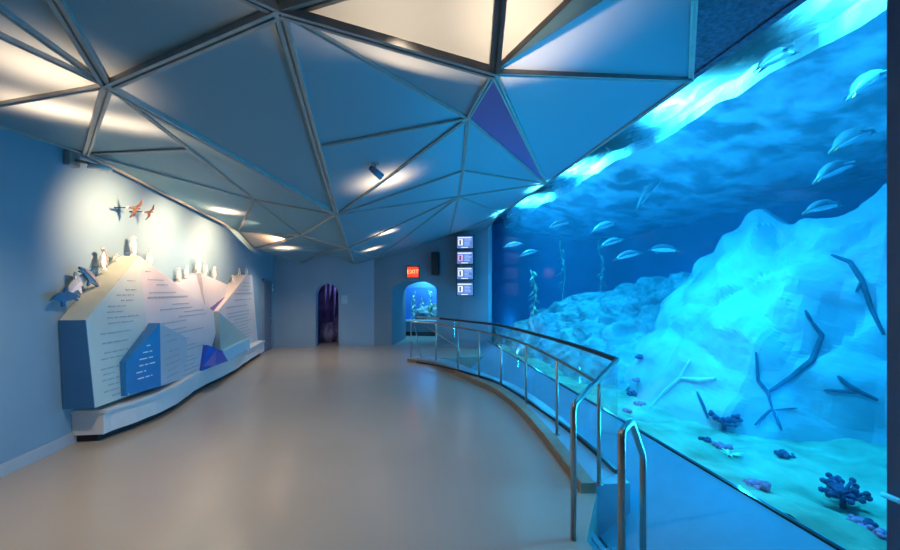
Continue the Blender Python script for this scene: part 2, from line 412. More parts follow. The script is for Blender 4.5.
for (ka, kb) in edges:
    if (ka, kb) in (('N2', 'N5'), ('N5', 'P0'), ('N6', 'T6')): continue
    a, b = Z[ka], Z[kb]; d = (b-a); L = d.length; d.normalize()
    heavy = ka in HEAVY and kb in HEAVY
    w, h = (.042, .045) if heavy else (.024, .03)
    s = d.cross(Vector((0, 0, 1))).normalized(); upv = s.cross(d).normalized()
    if upv.z < 0: upv = -upv
    bm = B(); vs = []
    for base in (a-d*.01, b+d*.01):
        for sx, sz in ((-w, -h), (-w*.25, -h), (-w*.25, -h*.45), (w*.25, -h*.45), (w*.25, -h), (w, -h), (w, h*.3), (-w, h*.3)):
            vs.append(bm.verts.new(base+s*sx*.8+upv*sz*.8))
    n = 8
    for k in range(n): bm.faces.new((vs[k], vs[(k+1) % n], vs[n+(k+1) % n], vs[n+k]))
    bm.faces.new(vs[:n]); bm.faces.new(vs[n:][::-1])
    obj('frame_bar', bm, M['bar'], ceil)
# rough soffit between the panels and the glass
bm = B(); prism(bm, [tuple(Z['T6'])[:2]+(4.12,), tuple(Z['V1'])[:2]+(4.12,), tuple(Z['N7'])[:2]+(4.12,), (GX, Z['N7'].y, 4.12), (GX, 1.2, 4.12), (Z['T6'].x, 1.2, 4.12)], (0, 0, .06))
struct('ceiling.002', bm, M['soffit'], 'rough dark soffit beside the tank glass')
# closure above the back edges and near ceiling behind the camera
bm = B(); prism(bm, [(WX, -6, 3.95), (GX, -6, 3.95), (GX, .25, 3.95), (-.3, .25, 3.95), (-3, .25, 3.95), (WX, .25, 3.95)], (0, 0, .08)); struct('ceiling.003', bm, M['panel'])

# ------------------------------------------------------------------ curb, ledge, railing
bm = B(); sweep(bm, offs(RC, -.1), [(-.07, 0.0), (-.07, .085), (-.06, .1), (.07, .1), (.08, .09), (.08, 0)]); 
struct('trim_5', bm, M['curb'], 'bronze brown kerb along the curved floor edge')
bm = B(); sweep(bm, offs(RC, .14), [(-.17, -1.0), (-.17, .09), (.17, .09), (.17, -1.0)]); struct('trim_6', bm, M['ledge'], 'narrow ledge behind the kerb')

rail = thing('handrail', 'curved brushed steel handrail on posts along the kerb', 'handrail', POSTS[4])
def rel(p, o): return Vector(p)-o.location
RH = 1.07
bm = B()
top = [Vector((p.x, p.y, RH)) for p in RC]
tube(bm, [rel(p, rail) for p in top], .021, 10); obj('top_rail', bm, M['steel'], rail, smooth=True)
for i, p in enumerate(POSTS):
    bm = B(); tube(bm, [rel((p.x, p.y, .09), rail), rel((p.x, p.y, RH), rail)], .019 if i > 0 else .017, 10)
    bmesh.ops.create_cone(bm, cap_ends=True, segments=14, radius1=.045, radius2=.04, depth=.012, matrix=Matrix.Translation(rel((p.x, p.y, .098), rail)))
    obj('post', bm, M['steel'], rail, smooth=False)
corner = at_t(617, HY, 4.11); corner.z = 1.26
endp = at_t(573.5, HY, 3.18); endp.z = RH
bm = B(); tube(bm, [rel(p, rail) for p in rot_round([corner, Vector((endp.x, endp.y, endp.z)), Vector((endp.x, endp.y, 0))], .06)], .024, 12)
obj('end_rail', bm, M['steel'], rail, smooth=True)
# leg brace at the far end
p0, p1 = POSTS[0], POSTS[1]
bm = B(); tube(bm, [rel((p0.x+.1, p0.y, .95), rail), rel((p0.x+.28, p0.y-.05, .1), rail)], .015, 8); obj('brace', bm, M['steel'], rail, smooth=True)
bm = B(); tube(bm, [rel(p, rail) for p in rot_round([(p0.x+.35, p0.y+.1, .98), (p1.x+.3, p1.y+.05, .62), (p1.x+.62, p1.y-.1, .42), (p1.x+.6, p1.y-.1, .12)], .1)], .015, 8); obj('brace', bm, M['steel'], rail, smooth=True)

CAPPX = [(417, 318.3, 10.2), (440, 318.2, 9.7), (470, 321.0, 8.8), (500, 325.6, 7.9), (540, 335.6, 6.25), (580, 347, 5.02), (617, 360, 4.11)]
CP = []
for px, py, t in CAPPX:
    p = at_t(px, HY, t); CP.append(Vector((p.x, p.y, 0)))
CC = catmull(CP, 6)
bal = thing('glass_balustrade', 'curved glass balustrade with black cap behind the steel handrail', 'balustrade', CP[3])
CZ = 1.26
i0 = 6
bm = B(); sweep(bm, [rel((p.x, p.y, CZ), bal) for p in CC[i0:]], [(-.025, -.02), (-.025, .022), (.025, .022), (.025, -.02)]); obj('cap_rail', bm, M['cap'], bal)
bm = B(); sweep(bm, [rel((p.x, p.y, CZ), bal) for p in CC[:i0+1]], [(-.025, -.02), (-.025, .022), (.025, .022), (.025, -.02)]); o = obj('cap_rail', bm, M['steel'], bal); o['label'] = 'pale steel end of the cap'
bm = B(); sweep(bm, [rel((p.x, p.y, .09), bal) for p in CC], [(-.02, 0), (-.02, .045), (.02, .045), (.02, 0)]); obj('base_shoe', bm, M['cap'], bal)
for i in range(0, len(CC)-1, 3):
    seg = CC[i:i+4]
    if len(seg) < 2: continue
    seg = [s.copy() for s in seg]; seg[-1] = seg[-1].lerp(seg[-2], .04)
    bm = B(); sweep(bm, [rel((p.x, p.y, .13), bal) for p in seg], [(-.006, 0), (-.006, CZ-.15), (.006, CZ-.15), (.006, 0)]); obj('glass_panel', bm, M['glass'], bal)
q = POSTS[-1]
bm = B(); c0 = Vector((corner.x, corner.y, 0)); dd = (q-c0).normalized()
sweep(bm, [rel((p.x, p.y, -.1), bal) for p in (c0, q+dd*.02)], [(-.006, 0), (-.006, 1.22), (.006, 1.22), (.006, 0)]); obj('end_panel', bm, M['glass'], bal)

A_ = at_t(621.5, HY, 2.54); A_.z = 1.09; B_ = at_t(631.5, HY, 2.74); B_.z = 1.09; C_ = at_t(643, HY, 3.0); C_.z = .74
st = thing('stair_handrail', 'brushed steel loop handrail at the head of the steps', 'handrail', (A_.x, A_.y, 0))
bm = B(); tube(bm, [rel(p, st) for p in rot_round([(A_.x, A_.y, 0), A_, B_, C_, (C_.x, C_.y, -.36)], .05)], .024, 12); obj('tube', bm, M['steel'], st, smooth=True)
bm = B(); bmesh.ops.create_cone(bm, cap_ends=True, segments=16, radius1=.05, radius2=.045, depth=.012, matrix=Matrix.Translation((0, 0, .007))); obj('base_flange', bm, M['steel'], st)
for k in range(2):
    bm = B(); x = 1.48+.24*k
    box(bm, (x, 1.62, -1.1), (x+.24, 3.42, -.18*(k+1)), bev=.006)
    box(bm, (x+.19, 1.62, -.18*(k+1)), (x+.242, 3.42, -.18*(k+1)+.006))
    struct('trim_%d' % (7+k), bm, M['step'], 'step leading down towards the tank glass')
bm = B(); tube(bm, rot_round([(GX-.06, 1.7, .66), (GX-.2, 1.75, .72), (GX-.2, 1.93, .72)], .03), .018, 10); 
pk = at_x(893, 500, GX-.2)
lv = thing('pull_handle', 'short satin handle on the dark blue column', 'handle', (GX-.12, 1.8, pk.z)); bm.free()
bm = B(); tube(bm, rot_round([(0, -.09, 0), (-.06, -.09, 0), (-.06, .13, 0)], .03), .016, 10); obj('lever', bm, M['handle'], lv, smooth=True)
bm = B(); bmesh.ops.create_cone(bm, cap_ends=True, segments=16, radius1=.035, radius2=.035, depth=.014, matrix=Matrix.Translation((-.007, -.09, 0)) @ Matrix.Rotation(PI/2, 4, 'Y')); obj('rose', bm, M['handle'], lv)

# ------------------------------------------------------------------ iceberg display
def facet_plane(P):
    a, b, c = P[0], P[1], P[2]; n = (b-a).cross(c-a)
    return lambda y, z: a.x-(n.y*(y-a.y)+n.z*(z-a.z))/n.x
def in_poly(y, z, P):
    r = False
    for i in range(len(P)):
        a, b = P[i], P[i-1]
        if (a.z > z) != (b.z > z) and y < (b.y-a.y)*(z-a.z)/(b.z-a.z)+a.y: r = not r
    return r
def facet(parent, pix, m, back=WX+.01, label=None, lines=None, lm='textgrey', big=(), pl3=(0, 1, 2)):
    """pix: (px, py, X) corners; front polygon carried straight back to `back`"""
    P = [at_x(px, py, X) for px, py, X in pix]
    a, b, c = (P[i] for i in pl3); nn = (b-a).cross(c-a)
    P = [CAM+ray(px, py)*((a-CAM).dot(nn)/ray(px, py).dot(nn)) for px, py, X in pix]
    bm = B(); fr = [bm.verts.new(p-parent.location) for p in P]; bk = [bm.verts.new(Vector((back, p.y, p.z))-parent.location) for p in P]
    bm.faces.new(fr); bm.faces.new(bk[::-1])
    for i in range(len(P)):
        j = (i+1) % len(P); bm.faces.new((fr[i], fr[j], bk[j], bk[i]))
    o = obj('facet', bm, M[m], parent)
    if label: o['label'] = label
    if lines:
        # rows of small raised lettering, too small in the photo to read
        f = facet_plane(P); zmin, zmax = min(p.z for p in P), max(p.z for p in P); ymin, ymax = min(p.y for p in P), max(p.y for p in P)
        bm = B(); dz = lines; z = zmax-.22; row = 0; rnd = random.Random(int(pix[0][0]*7))
        while z > zmin+.08:
            h = .03 if row in big else .017
            run = None; y = ymin; lim = []
            while y < ymax:
                if in_poly(y, z+h, P) and in_poly(y, z-h, P): lim.append(y)
                y += .02
            if lim and lim[-1]-lim[0] > .35:
                ya, yb = lim[0]+.1, lim[-1]-.1; W = yb-ya
                frac = rnd.uniform(.35, .8); ya = ya+(W*(1-frac))*rnd.uniform(.1, .9); yb = ya+W*frac
                if row in big: ya, yb = lim[0]+.1, lim[-1]-.12
                y = ya
                while y < yb:
                    wl = rnd.uniform(.05, .14)*(1.5 if row in big else 1); ye = min(y+wl, yb)
                    q = [Vector((f(yy, zz)+.002, yy, zz))-parent.location for yy, zz in ((y, z-h/2), (ye, z-h/2), (ye, z+h/2), (y, z+h/2))]
                    prism(bm, q, (.004, 0, 0)); y = ye+.03
            z -= dz*(1.0 if rnd.random() < .75 else 1.7); row += 1
        if len(bm.faces): obj('lettering', bm, M[lm], o)
        else: bm.free()
    return o, P
def berg(label, px, py):
    p = at_x(px, py, WX+.01)
    return thing('iceberg_panel', label, 'display panel', p)
FX, RX = WX+.31, WX+.40
b1 = berg('tall mint and white iceberg panel with two facets at the near end', 73, 409)
_, P1_ = facet(b1, [(86, 320, FX), (139, 256, FX+.04), (146, 322, RX), (128, 396, RX), (95, 408, FX)], 'mint', lines=.075)
facet(b1, [(139, 256, FX+.04), (220, 316, FX), (206, 371, FX), (128, 396, RX), (146, 322, RX)], 'pinkwhite', lines=.075, big=(4,), pl3=(0, 1, 4))
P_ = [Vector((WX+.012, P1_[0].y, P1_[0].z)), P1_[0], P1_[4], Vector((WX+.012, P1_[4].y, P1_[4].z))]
bm = B(); prism(bm, [p-b1.location for p in P_], (0, -.014, 0)); o = obj('side_face', bm, M['sideblue'], b1); o['label'] = 'dark blue side face'  # thin dark blue sheet over the left side of the tall iceberg
b2 = berg('small blue and pale iceberg panel in front of the tall one', 126, 395)
facet(b2, [(160, 323, RX+.16), (161, 386, RX+.16), (126, 396, RX+.06), (126, 362, RX+.06)], 'blue', back=RX-.02, label='blue facet', lines=.09, lm='textwhite')
facet(b2, [(160, 323, RX+.16), (187, 338, RX+.0), (187, 377, RX+.0), (161, 386, RX+.16)], 'paleblue', back=FX-.02, lines=.1)
b3 = berg('grey white peaked iceberg panel behind the middle of the display', 205, 312)
facet(b3, [(168, 289, WX+.15), (200, 273, WX+.15), (206, 312, WX+.22), (200, 330, WX+.2)], 'greywhite')
facet(b3, [(201, 273, WX+.24), (228, 285, WX+.18), (226, 296, WX+.18), (206, 311, WX+.24)], 'pinkwhite')
b4 = berg('dark violet shard wedged between the tall icebergs', 215, 330)
facet(b4, [(206, 310, WX+.2), (228, 295, WX+.2), (218, 316, WX+.2), (213, 345, WX+.2)], 'violet')
b5 = berg('white iceberg panel at the far end of the display', 222, 360)
facet(b5, [(218, 311, FX-.02), (247, 275, FX-.02), (252, 275, FX-.04), (258, 344, FX-.02), (220, 362, FX-.02)], 'pinkwhite', lines=.09, big=(3,))
b6 = berg('sage green iceberg facet in front of the far white one', 222, 362)
facet(b6, [(219, 312, RX+.02), (250, 340, FX+.0), (250, 348, FX+.0), (221, 362, RX+.02)], 'sage', back=FX-.03)
b7 = berg('low sky blue ice block at the far end of the plinth', 226, 362)
facet(b7, [(222, 352, RX+.12), (250, 338, RX), (250, 348, RX), (227, 361, RX+.12)], 'skyblue', back=RX-.06)
b8 = berg('royal blue ice crystal standing at the plinth middle', 205, 368)
facet(b8, [(208, 345, RX+.06), (217, 349, RX+.16), (214, 366, RX+.16), (202, 371, RX+.06)], 'royal', back=FX)
facet(b8, [(217, 349, RX+.16), (224, 351, RX+.1), (228, 361, RX+.1), (214, 366, RX+.16)], 'royal', back=FX)

# plinth with a wavy front
yA, yB = at_x(72, 411, WX).y, at_x(262, 345, WX+.1).y
ZT, ZB = .42, .1
PT = [(5.2, .27), (5.78, .37), (6.29, .5), (6.65, .56), (7.1, .56), (7.5, .5), (8.0, .42), (8.5, .40), (9.1, .42), (9.9, .40), (10.8, .3), (11.6, .22), (12.5, .16)]
def depth(s):
    y = yA+(yB-yA)*s
    for a, b in zip(PT, PT[1:]):
        if y <= b[0]:
            k = max(0, (y-a[0])/(b[0]-a[0])); k = k*k*(3-2*k); return a[1]+(b[1]-a[1])*k
    return PT[-1][1]
pl = thing('display_plinth', 'long wavy white plinth under the iceberg display', 'plinth', (WX, yA, 0))
bm = B(); n = 60; L = yB-yA
q = [(0, 0, ZB)]+[(depth(i/n), L*i/n, ZB) for i in range(n+1)]+[(0, L, ZB)]
prism(bm, q, (0, 0, ZT-ZB-.04)); bmesh.ops.triangulate(bm, faces=[f for f in bm.faces if len(f.verts) > 4]); obj('fascia', bm, M['white'], pl)
bm = B(); q = [(0, -.02, ZT-.04)]+[((depth(i/n))+.035, L*i/n-.02, ZT-.04) for i in range(n+1)]+[(0, L+.02, ZT-.04)]
prism(bm, q, (0, 0, .04)); bmesh.ops.triangulate(bm, faces=[f for f in bm.faces if len(f.verts) > 4]); obj('ledge_top', bm, M['white'], pl)
bm = B(); q = [(0, .05, 0)]+[(depth(i/n)-.1, L*i/n*.98+.05, 0) for i in range(n+1)]+[(0, L*.98+.05, 0)]
prism(bm, q, (0, 0, ZB)); bmesh.ops.triangulate(bm, faces=[f for f in bm.faces if len(f.verts) > 4]); o = obj('toe_kick', bm, M['dark'], pl); o['label'] = 'black recessed toe kick'

# ceiling spot and bracket lamp
n_ = (Z['Q2']-Z['Q1']).cross(Z['N5']-Z['Q1']).normalized()
if n_.z < 0: n_ = -n_
r_ = ray(375, 163); p = CAM+r_*((Z['Q1']-CAM).dot(n_)/r_.dot(n_))
t = thing('ceiling_spotlight', 'small dark spotlight under the ceiling panel with the large warm glow', 'spotlight', p)
bm = B(); bmesh.ops.create_cone(bm, cap_ends=True, segments=14, radius1=.045, radius2=.045, depth=.015, matrix=Matrix.Translation((0, 0, -.01))); obj('canopy', bm, M['bar'], t)
bm = B(); tube(bm, [(0, 0, -.01), (0, 0, -.09)], .012, 8); obj('stem', bm, M['bar'], t)
bm = B(); tube(bm, [(-.05, -.05, -.07), (.0, 0, -.10), (.07, .07, -.14)], [.03, .04, .045], 12); obj('head', bm, M['door'], t, smooth=True)
p = at_x(100, 168, WX+.3)
t = thing('bracket_lamp', 'pale disc lamp on a bracket between the left wall and the ceiling edge', 'lamp', p)
bm = B(); box(bm, (-.29, -.18, -.02), (-.22, -.02, .16), bev=.008); obj('wall_mount', bm, M['bar'], t)
bm = B(); tube(bm, [(-.25, -.1, .06), (-.12, -.05, .05), (0, 0, .02)], .02, 8); obj('arm', bm, M['bar'], t, smooth=True)
bm = B(); tube(bm, [(0, 0, .03), (0, 0, .02), (0, 0, -.02), (0, 0, -.035)], [.05, .12, .13, .09], 24); obj('disc_head', bm, M['whiteplastic'], t)
# penguin cut-outs on the icebergs
STAND = [(-.10, 0), (-.15, .02), (-.03, .05), (-.13, .16), (-.17, .32), (-.15, .48), (-.19, .42), (-.24, .22), (-.23, .2), (-.17, .5), (-.12, .6), (-.09, .66), (-.10, .74), (-.18, .75), (-.17, .78), (-.09, .82), (-.02, .84), (.06, .8), (.08, .72), (.08, .64), (.14, .56), (.18, .42), (.17, .25), (.12, .1), (.2, .02), (.1, .01), (.02, .05), (0, 0)]
STAND_D = [(.06, .8), (.08, .72), (.08, .64), (.14, .56), (.18, .42), (.17, .25), (.12, .1), (.09, .12), (.11, .3), (.08, .5), (.0, .64), (-.09, .74), (-.18, .755), (-.09, .81), (-.02, .835)]
LEAP = [(-.46, -.02), (-.36, .05), (-.28, .10), (-.16, .13), (-.02, .13), (.06, .24), (.11, .25), (.1, .13), (.24, .07), (.36, 0), (.46, -.06), (.44, -.1), (.34, -.08), (.4, -.16), (.36, -.17), (.26, -.1), (.1, -.11), (-.02, -.12), (-.08, -.24), (-.13, -.23), (-.12, -.1), (-.26, -.05), (-.36, -.02)]
LEAP_D = [(-.44, 0), (-.36, .04), (-.28, .085), (-.16, .115), (.08, .12), (.24, .06), (.36, -.01), (.24, -.01), (.05, .01), (-.15, .03), (-.3, .02)]
def cutout(px, py, X, size, shape, rot, flip, body, back, label, group='penguin cut-outs on the iceberg display'):
    p = at_x(px, py, X); t = thing('penguin_cutout', label, 'penguin cut-out', p, group)
    def tr(q):
        out = []
        for y, z in q:
            y = -y if flip else y
            c, s = math.cos(rot), math.sin(rot); out.append((0, (y*c-z*s)*size, (y*s+z*c)*size))
        return out
    bm = B(); prism(bm, tr(shape), (-.025, 0, 0)); bmesh.ops.triangulate(bm, faces=[f for f in bm.faces if len(f.verts) > 4]); obj('body', bm, M[body], t)
    d = STAND_D if shape is STAND else LEAP_D
    bm = B(); prism(bm, [(x+.001, y, z) for x, y, z in tr(d)], (.006, 0, 0)); bmesh.ops.triangulate(bm, faces=[f for f in bm.faces if len(f.verts) > 4]); o = obj('marking', bm, M[back], t)
    bm = B(); bmesh.ops.create_cone(bm, cap_ends=True, segments=8, radius1=.012, radius2=.012, depth=max(.02, X-WX-.025), matrix=Matrix.Translation((-.025-(X-WX-.025)/2, 0, .12*size if shape is STAND else 0)) @ Matrix.Rotation(PI/2, 4, 'Y')); obj('standoff_pin', bm, M['steel'], t)
cutout(66, 297, WX+.12, 0.48, LEAP, .15, False, 'cutblue', 'cutblue', 'blue leaping penguin cut-out lowest on the near iceberg slope')
cutout(79, 283, WX+.09, 0.55, LEAP, .75, False, 'cutwhite', 'greywhite', 'white leaping penguin cut-out between the two blue ones')
cutout(91, 277, WX+.14, 0.47, LEAP, -.75, True, 'cutblue', 'cutgrey', 'blue curved penguin cut-out diving in mid slope')
cutout(104, 270, WX+.12, 0.37, STAND, -.1, False, 'cutwhite', 'cutgrey', 'white penguin cut-out with dark back standing below the tall peak')
cutout(118, 258, WX+.12, 0.23, LEAP, .5, False, 'cutwhite', 'cutgrey', 'small white penguin cut-out lying on its belly below the tall peak')
cutout(135, 256, WX+.14, 0.37, STAND, .1, True, 'cutwhite', 'cutwhite', 'white penguin cut-out standing on the tallest iceberg peak')
cutout(150, 266, WX+.14, 0.33, STAND, -.05, False, 'cutwhite', 'cutwhite', 'white penguin cut-out just right of the tallest iceberg peak')
cutout(180, 281, WX+.1, 0.30, STAND, .05, False, 'cutwhite', 'greywhite', 'white penguin cut-out at the low left end of the middle iceberg')
cutout(187, 278, WX+.12, 0.30, STAND, -.1, True, 'cutwhite', 'greywhite', 'white penguin cut-out second on the middle iceberg')
cutout(199, 273, WX+.12, 0.40, STAND, 0, False, 'cutwhite', 'greywhite', 'tall white penguin cut-out on the middle iceberg peak')
cutout(206, 275, WX+.12, 0.36, STAND, 0, True, 'cutwhite', 'cutgrey', 'white penguin cut-out right beside the middle peak')
cutout(215, 279, WX+.12, 0.33, STAND, 0, True, 'cutwhite', 'greywhite', 'white penguin cut-out farthest right on the middle iceberg')
cutout(234, 287, WX+.12, 0.36, STAND, .1, False, 'cutwhite', 'greywhite', 'white penguin cut-out on the slope of the far iceberg')
cutout(240, 279, WX+.12, 0.32, STAND, 0, True, 'cutwhite', 'cutgrey', 'white and grey penguin cut-out near the far iceberg peak')
cutout(247, 275, WX+.12, 0.29, STAND, 0, True, 'cutwhite', 'cutgrey', 'small penguin cut-out at the far iceberg peak')

# flying birds fixed to the wall
def bird(px, py, sc, label, tilt):
    p = at_x(px, py, WX+.28); t = thing('flying_bird', label, 'bird model', p, 'flying bird models on the wall')
    bm = B()
    ax = Vector((.25, math.cos(tilt), math.sin(tilt))).normalized(); side = Vector((.55, -.45, .7)); side = (side-ax*side.dot(ax)).normalized(); up = ax.cross(side)
    R = lambda a, b, c: (ax*a+side*b+up*c)*sc
    tube(bm, [R(-.5, 0, 0), R(-.34, 0, .0), R(-.1, 0, 0), R(.1, 0, 0), R(.22, 0, .02), R(.3, 0, .03), R(.42, 0, .0)], [x*sc for x in (.05, .06, .1, .09, .05, .06, .012)], 10)
    obj('body', bm, M['birdbrown'], t, smooth=True)
    for s in (-1, 1):
        bm = B(); w = [R(.12, .06*s, .02), R(.2, .35*s, .1), R(.05, .8*s, .06), R(-.02, .78*s, .05), R(-.02, .4*s, .08), R(-.12, .06*s, .02)]
        prism(bm, w, up*.02*sc); o = obj('wing', bm, M['birdbrown'], t)
    bm = B(); prism(bm, [R(-.42, -.06, 0), R(-.42, .06, 0), R(-.66, .1, 0), R(-.66, -.1, 0)], up*.015*sc); o = obj('tail', bm, M['birdpale'], t); o['label'] = 'pale tail'
    bm = B(); tube(bm, [(0, 0, 0), (WX-p.x, 0, .0)], .008, 6); obj('wall_rod', bm, M['dark'], t)
bird(135, 208, .22, 'brown flying bird model, the nearer of the pair above the icebergs', .1)
bird(149, 212, .19, 'brown flying bird model, the farther of the pair above the icebergs', .25)

# ------------------------------------------------------------------ wall things at the far end
def on_exit(px, z, off=0.0):
    s = along(px, CORN, PILL); p = CORN+ed*s-en*off; return Vector((p.x, p.y, z))
rzE = math.atan2(ed.y, ed.x)
def zat(py, p): 
    c = p-CAM; return CAMZ+(HY-py)/F*((c.y+K*c.x)/N)
p = on_exit(413.5, 0); p.z = zat(272, p)
t = thing('exit_sign', 'glowing red exit sign above the wide arched opening', 'exit sign', p, rz=rzE)
bm = B(); box(bm, (-.21, -.09, -.2), (.21, 0, .2), bev=.015); obj('housing', bm, M['exit_housing'], t)
bm = B(); box(bm, (-.19, -.1, -.18), (.19, -.088, .17)); obj('sign_face', bm, M['exit_face'], t)
cu = bpy.data.curves.new('lettering', 'FONT'); cu.body = 'EXIT'; cu.size = .2; cu.align_x = 'CENTER'; cu.align_y = 'CENTER'; cu.extrude = .003
o = bpy.data.objects.new('lettering', cu); COL.objects.link(o); o.parent = t; o.location = (0, -.105, .0); o.rotation_euler = (PI/2, 0, 0); cu.materials.append(M['exit_letter'])
bpy.context.view_layer.update()
me = bpy.data.meshes.new_from_object(o.evaluated_get(bpy.context.evaluated_depsgraph_get())); mw = o.matrix_basis.copy(); bpy.data.objects.remove(o)
o = bpy.data.objects.new('lettering', me); COL.objects.link(o); o.parent = t; o.matrix_basis = mw
p = on_exit(436, 0); p.z = zat(264, p)
t = thing('loudspeaker', 'black wall loudspeaker right of the exit sign', 'speaker', p, rz=rzE)
bm = B(); prism(bm, [(-.13, 0, -.4), (.13, 0, -.4), (.13, 0, .4), (-.13, 0, .4)], (0, -.001, 0)); bm.free()
bm = B(); prism(bm, [(-.14, -.06, -.38), (.14, -.06, -.38), (.11, -.3, -.38), (-.11, -.3, -.38)], (0, 0, .76)); bmesh.ops.bevel(bm, geom=bm.edges[:], offset=.012, segments=2, affect='EDGES'); obj('cabinet', bm, M['blackbox'], t)
bm = B(); box(bm, (-.095, -.312, -.35), (.095, -.3, .35), bev=.004); obj('grille', bm, M['dark'], t)
bm = B(); box(bm, (-.04, -.06, -.08), (.04, 0, .08)); obj('bracket', bm, M['blackbox'], t)
# four wall screens
ws = Vector((1, .1, 0)).normalized()
for i, (y0, y1) in enumerate(((235.5, 249), (251, 264.5), (266.5, 280), (282, 296))):
    p = on_exit(465.5, 0, .18); p = at_t(465, HY, 12.95); zc = zat((y0+y1)/2, p); hh = (y1-y0)/2/F*13.0
    t = thing('wall_screen', ['top', 'second from top', 'third from top', 'bottom'][i]+' lit screen in the column of four beside the exit wall', 'screen', (p.x, p.y, zc), 'wall screens by the tank pier', rz=-.28)
    w = .26
    bm = B(); box(bm, (-w-.03, 0, -hh), (w+.03, .1, hh), bev=.008); obj('case', bm, M['blackbox'], t)
    bm = B(); box(bm, (-w, -.006, -hh+.025), (w, .0, hh-.025)); sc = obj('display', bm, M['screen'], t)
    rnd = random.Random(i)
    bm = B()
    box(bm, (-w+.03, -.01, hh-.09), (w-.05, -.006, hh-.055), 0)
    box(bm, (-w+.04, -.01, -.1), (-w+.19, -.006, .1), 2 if i == 1 else 0)
    box(bm, (-w+.08, -.013, -.08), (-w+.13, -.010, .07), 3)
    for r_ in range(5):
        z = .09-.045*r_; box(bm, (-.02, -.01, z-.012), (-.02+rnd.uniform(.14, .25), -.006, z+.008), 1)
    box(bm, (-.12, -.01, -hh+.04), (.1, -.006, -hh+.065), 0)
    bmesh.ops.recalc_face_normals(bm, faces=bm.faces)
    obj('screen_content', bm, [M['screen_white'], M['screen_mid'], M['screen_pink'], M['screen_dark']], sc)
    bm = B(); box(bm, (-.06, .1, -.06), (.06, .28, .06)); obj('mount', bm, M['blackbox'], t)
# small notice by the narrow arch
p = at_y(344.5, 299.5, BY)
t = thing('wall_notice', 'small pale notice beside the narrow arched opening', 'sign', p)
bm = B(); box(bm, (-.1, -.02, -.14), (.1, 0, .14), bev=.004); obj('plate', bm, M['paleblue'], t)
bm = B()
for r_ in range(4): box(bm, (-.07, -.024, .07-.045*r_), (.07-.02*(r_ % 2), -.019, .085-.045*r_))
box(bm, (-.07, -.024, -.11), (-.01, -.019, -.08)); obj('printed_lines', bm, M['textgrey'], t)

# narrow arch: purple lit cave
ax0, ax1 = WX+a0, WX+a1
bm = B(); box(bm, (ax0-1.0, BY+2.0, 0), (ax1+1.0, BY+2.1, 3)); box(bm, (ax0-1.1, BY+.45, 0), (ax0-1.0, BY+2.1, 3)); box(bm, (ax1+1.0, BY+.45, 0), (ax1+1.1, BY+2.1, 3)); box(bm, (ax0-1.1, BY+.45, 3), (ax1+1.1, BY+2.1, 3.1))
struct('wall_cave', bm, M['cave'])
def blob(name, c, r, m, label, cat, seed, sub=3, amp=.35, fs=1.2, parent=None, sq=(1, 1, 1), group=None):
    bm = B(); bmesh.ops.create_icosphere(bm, subdivisions=sub, radius=1)
    for v in bm.verts:
        d = v.co.normalized(); k = 1+amp*fnoise(d*fs+Vector((seed, seed*2.3, 0)))
        v.co = Vector((d.x*r*sq[0]*k, d.y*r*sq[1]*k, d.z*r*sq[2]*k))
    o = obj(name, bm, m, parent)
    o.location = c
    if label: tag(o, label, cat, group)
    return o
cx = (ax0+ax1)/2
blob('cave_boulder', (cx-.2, BY+1.1, .3), .34, M['cave'], 'dark boulder low inside the narrow arch', 'rock', 3, sq=(1, .8, 1.2))
blob('cave_boulder', (cx+.25, BY+1.35, .45), .4, M['cave'], 'taller dark boulder at the right inside the narrow arch', 'rock', 9, sq=(.8, .7, 1.5))
bm = B()
for k in range(5):
    x = cx-.35+.17*k; zt = 1.1+.5*math.sin(k*2.1)
    tube(bm, [(x, BY+1.7, 3), (x+.02, BY+1.68, 2.2), (x-.01, BY+1.68, zt)], [.1, .06, .008], 8)
obj('icicles', bm, M['ice']); tag(bpy.data.objects['icicles'], 'hanging icicles deep inside the narrow arch', 'icicles', kind='stuff')

# exit passage end: wall with a tank window
EL = (PILL-CORN).length
def ex(s, n, z): p = CORN+ed*s+en*n; return Vector((p.x, p.y, z))
def ebox(bm, s0, s1, n0, n1, z0, z1):
    prism(bm, [ex(s0, n0, z0), ex(s1, n0, z0), ex(s1, n1, z0), ex(s0, n1, z0)], (0, 0, z1-z0))
wb, wt = .66, 2.02
bm = B(); ebox(bm, e0-1.2, e1+1.2, 3.0, 3.1, 0, wb); ebox(bm, e0-1.2, e1+1.2, 3.0, 3.1, wt, 3.0); ebox(bm, e1+.9, e1+1.2, 3.0, 3.1, wb, wt); ebox(bm, e0-1.2, e0-.9, 3.0, 3.1, wb, wt)
struct('wall_passage', bm, M['wall'], 'pale wall at the end of the exit passage')
bm = B(); ebox(bm, e0-1.3, e0-1.2, 2.0, 3.1, 0, 3.0); ebox(bm, e1+1.2, e1+1.3, 2.0, 3.1, 0, 3.0); ebox(bm, e0-1.3, e1+1.3, 2.0, 3.1, 3.0, 3.1); struct('wall_passage.001', bm, M['wall'])
bm = B(); ebox(bm, e0-1.0, e1+1.0, 2.82, 3.0, wb-.06, wb); struct('trim_11', bm, M['white'], 'white sill under the passage window')
bm = B(); ebox(bm, e0-1.2, e1+1.2, 2.97, 3.0, 0, .16); struct('trim_12', bm, M['dark'], 'black baseboard in the exit passage')
bm = B(); ebox(bm, e0-.9, e1+.9, 3.03, 3.06, wb, wt); struct('window_2', bm, M['acrylic'], 'tank window at the end of the exit passage')
